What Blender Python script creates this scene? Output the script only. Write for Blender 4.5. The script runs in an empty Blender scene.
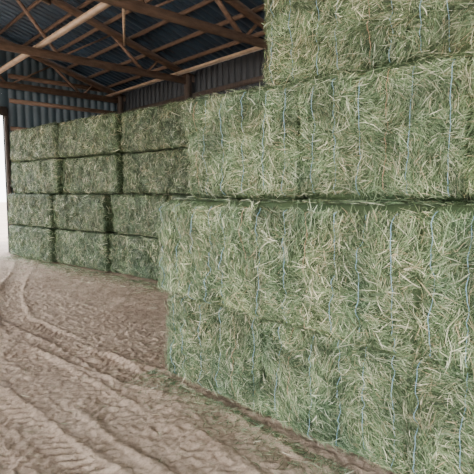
import bpy, math, numpy as np
from mathutils import Vector, Matrix
rng=np.random.default_rng(7)
H=1.76
TH=math.radians(42)
# ------------------------------------------------------------ helpers
def _hash(ix,iy,iz):
    h=(ix.astype(np.int64)*374761393+iy.astype(np.int64)*668265263+iz.astype(np.int64)*1274126177)&0xffffffff
    h=((h^(h>>13))*1274126177)&0xffffffff
    h=(h^(h>>16))&0xffffff
    return h/float(0xffffff)
def vn(P):
    i=np.floor(P); f=P-i; f=f*f*(3-2*f); i=i.astype(np.int64)
    r=0
    for a in (0,1):
        for b in (0,1):
            for c in (0,1):
                w=(f[:,0] if a else 1-f[:,0])*(f[:,1] if b else 1-f[:,1])*(f[:,2] if c else 1-f[:,2])
                r=r+w*_hash(i[:,0]+a,i[:,1]+b,i[:,2]+c)
    return r*2-1
def fbm(P,o=3):
    r=0;a=1.0;s=0
    for k in range(o):
        r=r+a*vn(P*(2.03**k)+17.3*k); s+=a; a*=.5
    return r/s
def make_mesh(name,V,quads,cols=None,mats=(),matidx=None,smooth=None):
    V=np.asarray(V,dtype=np.float32); Q=np.asarray(quads,dtype=np.int32)
    me=bpy.data.meshes.new(name)
    me.vertices.add(len(V)); me.vertices.foreach_set('co',V.ravel())
    me.loops.add(Q.size); me.loops.foreach_set('vertex_index',Q.ravel())
    me.polygons.add(len(Q)); me.polygons.foreach_set('loop_start',np.arange(0,Q.size,4,dtype=np.int32))
    try: me.polygons.foreach_set('loop_total',np.full(len(Q),4,dtype=np.int32))
    except Exception: pass
    for m in mats: me.materials.append(m)
    if matidx is not None: me.polygons.foreach_set('material_index',np.asarray(matidx,dtype=np.int32))
    if smooth is not None: me.polygons.foreach_set('use_smooth',np.asarray(smooth,dtype=bool))
    me.update(calc_edges=True)
    if cols is not None:
        ca=me.color_attributes.new('Col','FLOAT_COLOR','POINT')
        c=np.ones((len(V),4),dtype=np.float32); c[:,:3]=cols
        ca.data.foreach_set('color',c.ravel())
    me.validate()
    ob=bpy.data.objects.new(name,me); bpy.context.collection.objects.link(ob)
    return ob
class Boxes:
    def __init__(s): s.V=[];s.Q=[]
    def beam(s,a,b,w,h,up=(0,0,1)):
        a=Vector(a);b=Vector(b);d=(b-a).normalized();u=Vector(up)
        r=d.cross(u).normalized();u=r.cross(d).normalized()
        n=len(s.V)
        for p in (a,b):
            for (i,j) in ((-1,-1),(1,-1),(1,1),(-1,1)):
                s.V.append(tuple(p+r*(i*w/2)+u*(j*h/2)))
        s.Q+=[(n,n+1,n+2,n+3)[::-1],(n+4,n+5,n+6,n+7)]+[(n+k,n+(k+1)%4,n+4+(k+1)%4,n+4+k) for k in range(4)]
    def build(s,name,mat): return make_mesh(name,s.V,s.Q,mats=[mat])
# ------------------------------------------------------------ materials
def newmat(name):
    m=bpy.data.materials.new(name); m.use_nodes=True
    nt=m.node_tree; return m,nt,nt.nodes['Principled BSDF']
def hay_mat(name,tint=(1,1,1)):
    m,nt,b=newmat(name)
    at=nt.nodes.new('ShaderNodeAttribute'); at.attribute_name='Col'
    no=nt.nodes.new('ShaderNodeTexNoise'); no.inputs['Scale'].default_value=3.0; no.inputs['Detail'].default_value=5
    tc=nt.nodes.new('ShaderNodeNewGeometry')
    nt.links.new(tc.outputs['Position'],no.inputs['Vector'])
    r=nt.nodes.new('ShaderNodeValToRGB')
    r.color_ramp.elements[0].position=.3;r.color_ramp.elements[0].color=(.66*tint[0],.78*tint[1],.74*tint[2],1)
    r.color_ramp.elements[1].position=.7;r.color_ramp.elements[1].color=(1.18*tint[0],1.12*tint[1],1.02*tint[2],1)
    nt.links.new(no.outputs['Fac'],r.inputs[0])
    mx=nt.nodes.new('ShaderNodeMix'); mx.data_type='RGBA'; mx.blend_type='MULTIPLY'; mx.inputs[0].default_value=1
    nt.links.new(at.outputs['Color'],mx.inputs[6]); nt.links.new(r.outputs[0],mx.inputs[7])
    nt.links.new(mx.outputs[2],b.inputs['Base Color'])
    b.inputs['Roughness'].default_value=.55; b.inputs['Specular IOR Level'].default_value=.3
    return m
HAY=hay_mat('hay_blades')
def flat(name,c,rough=.6,scale=8,var=.25,metal=0,stretch=(1,1,1),bump=0):
    m,nt,b=newmat(name)
    g=nt.nodes.new('ShaderNodeNewGeometry'); mp=nt.nodes.new('ShaderNodeMapping'); mp.inputs['Scale'].default_value=stretch
    nt.links.new(g.outputs['Position'],mp.inputs['Vector'])
    no=nt.nodes.new('ShaderNodeTexNoise'); no.inputs['Scale'].default_value=scale; no.inputs['Detail'].default_value=6
    nt.links.new(mp.outputs[0],no.inputs['Vector'])
    r=nt.nodes.new('ShaderNodeValToRGB')
    r.color_ramp.elements[0].position=.3;r.color_ramp.elements[0].color=tuple(x*(1-var) for x in c)+(1,)
    r.color_ramp.elements[1].position=.7;r.color_ramp.elements[1].color=tuple(min(1,x*(1+var)) for x in c)+(1,)
    nt.links.new(no.outputs['Fac'],r.inputs[0]); nt.links.new(r.outputs[0],b.inputs['Base Color'])
    b.inputs['Roughness'].default_value=rough; b.inputs['Metallic'].default_value=metal
    return m
WOOD=flat('truss_lumber',(.14,.086,.056),.7,6,.35,0,(1,1,4))
WOODL=flat('new_lumber',(.42,.31,.215),.7,6,.25)
WOODD=flat('weathered_post',(.07,.053,.043),.8,5,.35,0,(4,4,1))
ROOFM=flat('roof_metal',(.028,.05,.078),.4,1.5,.4,.0)
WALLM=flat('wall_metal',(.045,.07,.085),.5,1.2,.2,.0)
WALLD=flat('side_wall_metal_shaded',(.016,.021,.026),.6,1.2,.2,.0)  # wall metal in a darker copy, the side wall's shade painted into its colour
TWB=flat('twine_blue',(.27,.48,.60),.6,20,.15)
TWO=flat('twine_orange',(.50,.31,.18),.6,20,.15)
def dirt_mat():
    m,nt,b=newmat('dry_dirt')
    g=nt.nodes.new('ShaderNodeNewGeometry')
    def noise(s,d=8,ro=.6):
        n=nt.nodes.new('ShaderNodeTexNoise'); n.inputs['Scale'].default_value=s; n.inputs['Detail'].default_value=d; n.inputs['Roughness'].default_value=ro
        nt.links.new(g.outputs['Position'],n.inputs['Vector']); return n
    n1=noise(.9); n2=noise(22,8,.7); n3=noise(130,5,.7)
    r=nt.nodes.new('ShaderNodeValToRGB')
    e=r.color_ramp.elements; e[0].position=.3; e[0].color=(.50,.365,.27,1); e[1].position=.72; e[1].color=(.70,.54,.415,1)
    nt.links.new(n1.outputs['Fac'],r.inputs[0])
    r2=nt.nodes.new('ShaderNodeValToRGB'); e=r2.color_ramp.elements
    e[0].position=.36; e[0].color=(.68,.65,.62,1); e[1].position=.58; e[1].color=(1.1,1.1,1.1,1)
    nt.links.new(n2.outputs['Fac'],r2.inputs[0])
    mx=nt.nodes.new('ShaderNodeMix'); mx.data_type='RGBA'; mx.blend_type='MULTIPLY'; mx.inputs[0].default_value=1
    nt.links.new(r.outputs[0],mx.inputs[6]); nt.links.new(r2.outputs[0],mx.inputs[7])
    nt.links.new(mx.outputs[2],b.inputs['Base Color'])
    ad=nt.nodes.new('ShaderNodeMath'); ad.operation='MULTIPLY_ADD'; ad.inputs[1].default_value=.5
    nt.links.new(n3.outputs['Fac'],ad.inputs[0]); nt.links.new(n2.outputs['Fac'],ad.inputs[2])
    bp=nt.nodes.new('ShaderNodeBump'); bp.inputs['Strength'].default_value=1; bp.inputs['Distance'].default_value=.03
    nt.links.new(ad.outputs[0],bp.inputs['Height']); nt.links.new(bp.outputs[0],b.inputs['Normal'])
    b.inputs['Roughness'].default_value=.95; b.inputs['Specular IOR Level'].default_value=.15
    return m
DIRT=dirt_mat()
# ------------------------------------------------------------ blades
PAL=np.array([[.135,.20,.10],[.19,.265,.14],[.26,.335,.195],[.42,.475,.315],[.055,.088,.042],[.60,.62,.44],[.50,.41,.26],[.83,.81,.64]])
PW=np.array([.20,.20,.16,.10,.22,.06,.05,.065])
def blades(C,N,D,L,W,cols):
    n=len(C); S=np.cross(D,N); S/=np.linalg.norm(S,axis=1)[:,None]+1e-9
    tw=rng.normal(0,.7,n)[:,None]; Wd=S*np.cos(tw)+N*np.sin(tw)
    b1=rng.normal(0,.12,n)[:,None]; b2=rng.normal(-.05,.11,n)[:,None]; tilt=rng.normal(0,.15,n)[:,None]
    V=[]
    for s,wf in ((-.5,.35),(-.17,1),(.17,.95),(.5,.15)):
        P=C+D*(L*s)[:,None]+ (S*b1+N*b2)*(L*(s*s*4))[:,None]*.6 + N*tilt*(L*s)[:,None]
        V.append(P-Wd*(W*wf*.5)[:,None]); V.append(P+Wd*(W*wf*.5)[:,None])
    V=np.stack(V,1).reshape(-1,3)
    base=(np.arange(n)*8)[:,None]
    Q=np.concatenate([base+np.array([[0,1,3,2]]),base+np.array([[2,3,5,4]]),base+np.array([[4,5,7,6]])],0)
    return V,Q,np.repeat(cols,8,axis=0)
# ------------------------------------------------------------ bale
def bale(loc,size,dens,rot=0.0,strings=None,blade_scale=1.0,res=.03,tone=1.0,r=.08):
    hs=np.array(size)/2; seed=rng.random(3)*100
    tws=[] if strings is None else [(-hs[1]+size[1]*(k+.5)/6+rng.normal(0,.03)) for k in range(6)]
    def surf(P):
        c=np.clip(P,-hs+r,hs-r); d=P-c; n=d/(np.linalg.norm(d,axis=1)[:,None]+1e-9)
        S=c+n*r
        a=fbm(S*2.6+seed,3)*.055+fbm(S*np.array([9,8,15])+seed,2)*.048
        side=np.abs(n[:,2]); a=a*(1-.75*side)-.004
        if strings is not None:
            a-=.085*np.clip((np.abs(S[:,2])/hs[2]-.80)/.2,0,1)**1.8*np.abs(n[:,0])
        for t in tws:
            a-=.018*np.exp(-((S[:,1]-t)/.028)**2)*np.abs(n[:,0])
        return S+n*a[:,None],n
    VV=[];QQ=[];off=0
    for ax in range(3):
        for sg in (-1,1):
            o=[i for i in range(3) if i!=ax]
            nu=max(3,int(size[o[0]]/res)); nv=max(3,int(size[o[1]]/res))
            u,v=np.meshgrid(np.linspace(-1,1,nu+1),np.linspace(-1,1,nv+1),indexing='ij')
            P=np.zeros((u.size,3)); P[:,ax]=sg*hs[ax]; P[:,o[0]]=u.ravel()*hs[o[0]]; P[:,o[1]]=v.ravel()*hs[o[1]]
            S,n=surf(P); VV.append(S)
            idx=np.arange(u.size).reshape(u.shape)+off
            q=np.stack([idx[:-1,:-1],idx[1:,:-1],idx[1:,1:],idx[:-1,1:]],-1).reshape(-1,4)
            flip=(sg==1) ^ (ax==1)
            if not flip: q=q[:,::-1]
            QQ.append(q); off+=u.size
    V=np.concatenate(VV);Q=np.concatenate(QQ)
    cn=fbm(V*12,2)[:,None]
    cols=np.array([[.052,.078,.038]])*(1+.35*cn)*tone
    midx=[np.zeros(len(Q),int)]; V_=[V];Q_=[Q];C_=[cols]; sm=[np.ones(len(Q),bool)]
    for (ax,sg),dn in dens.items():
        o=[i for i in range(3) if i!=ax]
        area=size[o[0]]*size[o[1]]; nb=int(area*dn)
        if nb<1: continue
        P=np.zeros((nb,3)); P[:,ax]=sg*hs[ax]
        P[:,o[0]]=rng.uniform(-1,1,nb)*hs[o[0]]; P[:,o[1]]=rng.uniform(-1,1,nb)*hs[o[1]]
        if ax!=2 and strings is not None:
            keep=(np.abs(P[:,2])/hs[2]<.90)|(rng.random(nb)<.40)
            P=P[keep]; nb=len(P)
        S,n=surf(P)
        ref=np.zeros((nb,3)); ref[:,2 if ax!=2 else 0]=1
        T1=np.cross(n,ref); T1/=np.linalg.norm(T1,axis=1)[:,None]+1e-9; T2=np.cross(n,T1)
        ang=vn(S*4.3+seed+5)*2.8+vn(S*1.3+seed)*1.5+rng.normal(0,.65,nb)+.7
        D=T1*np.cos(ang)[:,None]+T2*np.sin(ang)[:,None]
        L=rng.gamma(3.0,.026,nb)*blade_scale**.7; L=np.clip(L,.025,.22)
        W=(.0013+rng.gamma(2,.0009,nb))*blade_scale
        ed=np.clip((np.abs(S[:,2])/hs[2]-.78)/.2,0,1)
        out=rng.gamma(1.6,.0065,nb)*(1-.7*ed*(ax!=2)); Cc=S+n*out[:,None]
        ed=ed[:,None]*(ax!=2)
        D=D-ed*.85*D*np.array([0,0,1.]); D/=np.linalg.norm(D,axis=1)[:,None]+1e-9
        ci=rng.choice(len(PAL),nb,p=PW/PW.sum())
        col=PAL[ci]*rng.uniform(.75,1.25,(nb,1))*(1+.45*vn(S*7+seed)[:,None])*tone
        bv,bq,bc=blades(Cc,n,D,L,W,col)
        bv[:,2]=np.maximum(bv[:,2],-hs[2]-.015)
        k=sum(len(x) for x in V_)
        V_.append(bv);Q_.append(bq+k);C_.append(bc);midx.append(np.zeros(len(bq),int)); sm.append(np.zeros(len(bq),bool))
    if tws:
        for ti,t in enumerate(tws):
            m=2 if ti in strings else 1
            nz=36; z=np.linspace(-1,1,nz)*hs[2]*.98
            P=np.zeros((nz,3));P[:,0]=-hs[0];P[:,1]=t+np.cumsum(rng.normal(0,.0012,nz));P[:,2]=z
            S,n=surf(P); c=S+n*(.024+.011*np.sin(z*(8+ti)+ti*2))[:,None]
            rr=.0023; k=sum(len(x) for x in V_)
            ring=[]
            for a in range(4):
                an=a*math.pi/2; ring.append(c+n*rr*math.cos(an)+np.array([[0,1,0]])*rr*math.sin(an))
            tv=np.stack(ring,1).reshape(-1,3)
            tq=[(i*4+a,i*4+(a+1)%4,(i+1)*4+(a+1)%4,(i+1)*4+a) for i in range(nz-1) for a in range(4)]
            V_.append(tv);Q_.append(np.array(tq)+k);C_.append(np.ones((len(tv),3)));midx.append(np.full(len(tq),m)); sm.append(np.ones(len(tq),bool))
    ob=make_mesh('hay_bale',np.concatenate(V_),np.concatenate(Q_),np.concatenate(C_),[HAY,TWB,TWO],np.concatenate(midx),np.concatenate(sm))
    ob.location=(loc[0],loc[1],loc[2]); ob.rotation_euler=(0,0,rot)
    return ob
DEEP=2.3; WB=1.2
LV=[0,.85,1.69,2.61,3.52]
def row(layer,x0,y0,rot,orange,jit,tones):
    t=np.array([math.sin(rot),-math.cos(rot)]); nn=np.array([math.cos(rot),math.sin(rot)])
    z0,z1=LV[layer],LV[layer+1]
    for i in range(4):
        vis=i<3
        d={(0,-1):13000 if vis else 1500,(1,1):3500 if i==0 else 150,(1,-1):150,(2,1):2500 if layer>=2 else 500,(2,-1):400,(0,1):100}
        c=np.array([x0,y0])+t*(WB*(i+.5))+nn*(DEEP/2+jit[i])
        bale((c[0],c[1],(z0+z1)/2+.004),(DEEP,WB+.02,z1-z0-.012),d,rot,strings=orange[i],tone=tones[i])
row(0,2.45,3.70,.02,[(1,),(4,),(2,),(3,)],[.0,.02,.01,0],[.86,.92,.88,.9])  # bales vary in tone; whole bottom row coloured darker as shade under the overhang
row(1,2.27,3.56,.0,[(0,),(3,),(),(3,)],[.0,-.02,.01,0],[1.02,.97,1.03,1])
row(2,2.60,3.60,.15,[(5,),(2,),(4,),(3,)],[.0,.02,.0,.0],[.93,1.0,.95,1])
row(3,2.90,2.88,.12,[(1,),(3,),(5,),()],[.0,.02,0,0],[.96,.92,1,1])
# far stack, long sides toward the aisle
FB=.855; RF=.10
LO=[0,2.45,4.60,6.5,8.6]; UP=[.10,2.62,4.95,7.15,9.0]
for ci in range(4):
    for l in range(4):
        B=UP if l>=2 else LO
        j=rng.normal(0,.03); s=(B[ci]+B[ci+1])/2+j; ln=B[ci+1]-B[ci]-.01
        cx=4.14+math.sin(RF)*s; cy=14.1-math.cos(RF)*s
        dx=rng.normal(0,.03)+(.08 if l>=2 else 0)+(0,.12,.23,.33)[ci]
        vis=ci<3
        d={(0,-1):3000 if vis else 600,(1,1):900 if ci==0 else 100,(1,-1):700 if ci<3 else 200,(2,1):700 if l==3 else 100}
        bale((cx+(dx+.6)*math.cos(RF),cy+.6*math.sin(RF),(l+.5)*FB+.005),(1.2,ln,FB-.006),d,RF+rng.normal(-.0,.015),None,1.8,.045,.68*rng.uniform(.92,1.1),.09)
# ------------------------------------------------------------ floor
def seg(pts):
    out=[]
    for a,b,s in pts: out.append(np.arange(a,b,s))
    return np.concatenate(out+[np.array([pts[-1][1]])])
gx=seg([(-60,-10,5),(-10,-2,.5),(-2,.2,.05),(.2,3.2,.011),(3.2,6,.05),(6,10,.5),(10,60,5)])
gy=seg([(-40,-4,4),(-4,1.2,.2),(1.2,5.5,.012),(5.5,10,.025),(10,16,.05),(16,22,.5),(22,90,5)])
X,Y=np.meshgrid(gx,gy,indexing='ij')
def ground(x,y):
    P=np.stack([x,y,np.zeros_like(x)],1)
    z=fbm(P*1.1,3)*.024+fbm(P*6+3,3)*.013+fbm(P*26+9,2)*.010
    z+= .030*np.clip(vn(P*21+70)-.5,0,1)-.02*np.clip(vn(P*9+40)-.45,0,1)
    for (c0,k,ph,w,per,dp) in ((2.02,.05,.3,.15,.09,.016),(1.50,.07,.9,.17,.11,.02),(.95,.09,1.5,.17,.11,.022),(.40,.06,2.2,.17,.12,.02),(-.15,.09,.4,.18,.12,.018),(-.7,.07,1.4,.2,.14,.018),(-1.3,.1,.4,.2,.14,.018),(3.2,.3,2.6,.2,.14,.015)):
        cx=c0+k*4*np.sin(y*.35+ph)+.04*vn(P*1.3)
        dx=x-cx; m=np.clip((w-np.abs(dx))/.04,0,1)
        fade=np.clip(.6+1.2*vn(P*1.1+c0*13),0,1)
        lug=np.clip(np.sin((y+np.abs(dx)*.7*(1 if k>.065 else -1)+.05*vn(P*6))*2*math.pi/per)*1.5,-1,1)
        z+=m*fade*(lug*dp*.6*np.clip(.7+vn(P*3.1+5),0,1)-.011)+fade*.016*np.exp(-((np.abs(dx)-w-.03)/.035)**2)
    return z-.02
Z=ground(X.ravel(),Y.ravel())
V=np.stack([X.ravel(),Y.ravel(),np.clip(Z,None,.04)],1)
idx=np.arange(X.size).reshape(X.shape)
Q=np.stack([idx[:-1,:-1],idx[1:,:-1],idx[1:,1:],idx[:-1,1:]],-1).reshape(-1,4)
make_mesh('floor',V,Q,mats=[DIRT],smooth=np.ones(len(Q),bool))
def litter():
    n1=3000; x=2.46-rng.gamma(1.1,.10,n1); y=rng.uniform(.3,4.0,n1)
    n2=1100; x2=rng.uniform(-1,4,n2); y2=rng.uniform(1,12,n2)
    n3=5000; t=rng.uniform(0,1,n3); y3=5.6+t*8.4; x3=5.2-t*1.05-rng.gamma(1.3,.2,n3)
    n4=900; x4=rng.uniform(2.4,5,n4); y4=3.75+rng.gamma(1.4,.25,n4)
    x=np.concatenate([x,x2,x3,x4]); y=np.concatenate([y,y2,y3,y4]); n=len(x)
    P=np.stack([x,y,ground(x,y)+.008+rng.random(n)*.008],1)
    N=np.tile(np.array([[0,0,1.]]),(n,1)); a=rng.uniform(0,6.28,n); D=np.stack([np.cos(a),np.sin(a),np.zeros(n)],1)
    L=rng.gamma(3,.018,n)+.015; L=np.clip(L,.02,.12); W=rng.uniform(.002,.004,n)
    L[n1+n2:n1+n2+n3]*=1.4; W[n1+n2:n1+n2+n3]*=1.5
    ci=rng.choice(len(PAL),n,p=PW/PW.sum()); col=PAL[ci]*rng.uniform(.9,1.3,(n,1))
    v,q,c=blades(P,N,D,L,W,col)
    make_mesh('loose_hay',v,q,c,[HAY])
litter()
# ------------------------------------------------------------ barn
XE=8.0; EH=4.78; PITCH=.29; Y0=-7.6; Y1=14.9
def roofz(x): return EH+.32+(XE-abs(x))*PITCH
def corr(name,origin,along,across,length,width,normal,mat,pitch=.23,depth=.028,cut=None):
    o=Vector(origin);al=Vector(along);ac=Vector(across);n=Vector(normal)
    V=[];Q=[];u=0;prof=[]
    k=int(width/pitch)
    for i in range(k+1):
        b=i*pitch
        for du,h in ((0,0),(pitch*.62,0),(pitch*.72,1),(pitch*.9,1)):
            if b+du<=width: prof.append((b+du,h*depth))
    prof.append((width,0))
    for (u,h) in prof:
        a0,a1=(0,length) if cut is None else cut(u)
        for a in (a0,a1): V.append(tuple(o+ac*u+al*a+n*h))
    for i in range(len(prof)-1): Q.append((2*i,2*i+1,2*i+3,2*i+2))
    return make_mesh(name,V,Q,mats=[mat])
sl=math.hypot(1,PITCH)
for s,nm in ((1,'ceiling'),(-1,'ceiling')):
    corr(nm,(0,Y0,roofz(0)),(s/sl,0,-PITCH/sl),(0,1,0),(XE+.5)*sl,Y1+.5-Y0,(s*PITCH/sl,0,1/sl),ROOFM)
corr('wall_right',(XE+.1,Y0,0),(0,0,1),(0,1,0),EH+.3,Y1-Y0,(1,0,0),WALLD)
DX=4.30; DH=3.95
corr('wall_back',(DX,Y1,0),(0,0,1),(1,0,0),0,XE+.1-DX,(0,1,0),WALLM,cut=lambda u:(-.05,roofz(DX+u)))
corr('wall_back_header',(-XE,Y1,0),(0,0,1),(1,0,0),0,DX+XE,(0,1,0),WALLM,cut=lambda u:(DH,roofz(-XE+u)))
b=Boxes()
b.beam((DX+.08,Y1-.06,-.05),(DX+.08,Y1-.06,DH+.2),.10,.10,(0,1,0))
b.beam((-XE,Y1-.08,DH+.12),(DX+.1,Y1-.08,DH+.12),.08,.26)
b.build('door_frame',WOODD)
b=Boxes()
for z in (.9,1.8,2.7,3.6,4.4,5.1):
    b.beam((DX+.2,Y1-.04,z),(XE if z<5 else 7.6,Y1-.04,z),.05,.12)
b.build('wall_girts_back',WOOD)
b=Boxes()
for z in (.9,1.8,2.7,3.6,4.4):
    b.beam((XE+.04,Y0,z),(XE+.04,Y1-.1,z),.05,.12)
b.build('wall_girts_right',WOODD)
TY=[-7.3,-3.7,-.1,3.5,7.1,10.8,14.6]
for ty in TY:
    t=Boxes()
    t.beam((-XE,ty,EH),(XE,ty,EH),.045,.17)
    for s in (1,-1):
        t.beam((s*(XE+.3),ty,roofz(XE+.3)-.20),(0,ty,roofz(0)-.20),.045,.17)
        for k,(xb,xt) in enumerate(((1.6,0),(1.6,3.1),(4.4,3.1),(4.4,5.7),(6.6,5.7),(6.6,7.0))):
            t.beam((s*xb,ty+.04,EH),(s*xt,ty+.04,roofz(xt)-.22),.04,.10,(0,1,0))
    t.beam((0,ty+.04,EH),(0,ty+.04,roofz(0)-.25),.04,.10,(0,1,0))
    t.build('roof_truss',WOOD)
    p=Boxes()
    for s in (1,-1):
        p.beam((s*(XE-.09),ty,-.05),(s*(XE-.09),ty,EH+.15),.16,.16,(0,1,0))
    p.build('barn_post',WOODD)
b=Boxes()
for s in (1,-1):
    for k in range(13):
        x=s*(.25+k*.66); b.beam((x,Y0,roofz(x)-.065),(x,Y1-.1,roofz(x)-.065),.05,.09,(s*PITCH,0,1))
b.build('roof_purlins',WOOD)
b=Boxes()
for x in (-7.6,-3.9,0.3,3.9,7.5):
    b.beam((x,Y0+.2,EH+.11),(x,Y1-.2,EH+.11),.14,.05)
b.beam((4.0,7.2,EH-.05),(6.0,10.8,roofz(6)-.3),.05,.10)
b.beam((1.5,7.2,EH+.05),(4.2,10.8,roofz(4.2)-.3),.05,.10)
b.build('truss_lateral_brace',WOODL)
# ------------------------------------------------------------ light
w=bpy.data.worlds.new('sky'); bpy.context.scene.world=w; w.use_nodes=True
nt=w.node_tree; bg=nt.nodes['Background']
tc=nt.nodes.new('ShaderNodeTexCoord'); sp=nt.nodes.new('ShaderNodeSeparateXYZ'); r=nt.nodes.new('ShaderNodeValToRGB')
nt.links.new(tc.outputs['Generated'],sp.inputs[0]); nt.links.new(sp.outputs['Z'],r.inputs[0])
r.color_ramp.elements[0].color=(1,.98,.95,1); r.color_ramp.elements[1].color=(.66,.80,1,1)
nt.links.new(r.outputs[0],bg.inputs['Color']); bg.inputs['Strength'].default_value=9.8
sd=bpy.data.lights.new('sun','SUN'); sd.energy=11.0; sd.angle=math.radians(3); sd.color=(1,.95,.88)
so=bpy.data.objects.new('sun',sd); bpy.context.collection.objects.link(so)
so.rotation_euler=Vector((.45,.35,-.85)).to_track_quat('-Z','Y').to_euler(); so.location=(-20,-10,12)
# ------------------------------------------------------------ camera
cd=bpy.data.cameras.new('camera'); cam=bpy.data.objects.new('camera',cd); bpy.context.collection.objects.link(cam)
cd.sensor_width=36; cd.lens=36; cd.clip_start=.05; cd.clip_end=500
cam.location=(0,0,H); pt=math.atan(45/474)
d=Vector((math.sin(TH)*math.cos(pt),math.cos(TH)*math.cos(pt),-math.sin(pt)))
cam.rotation_euler=d.to_track_quat('-Z','Y').to_euler()
bpy.context.scene.camera=cam
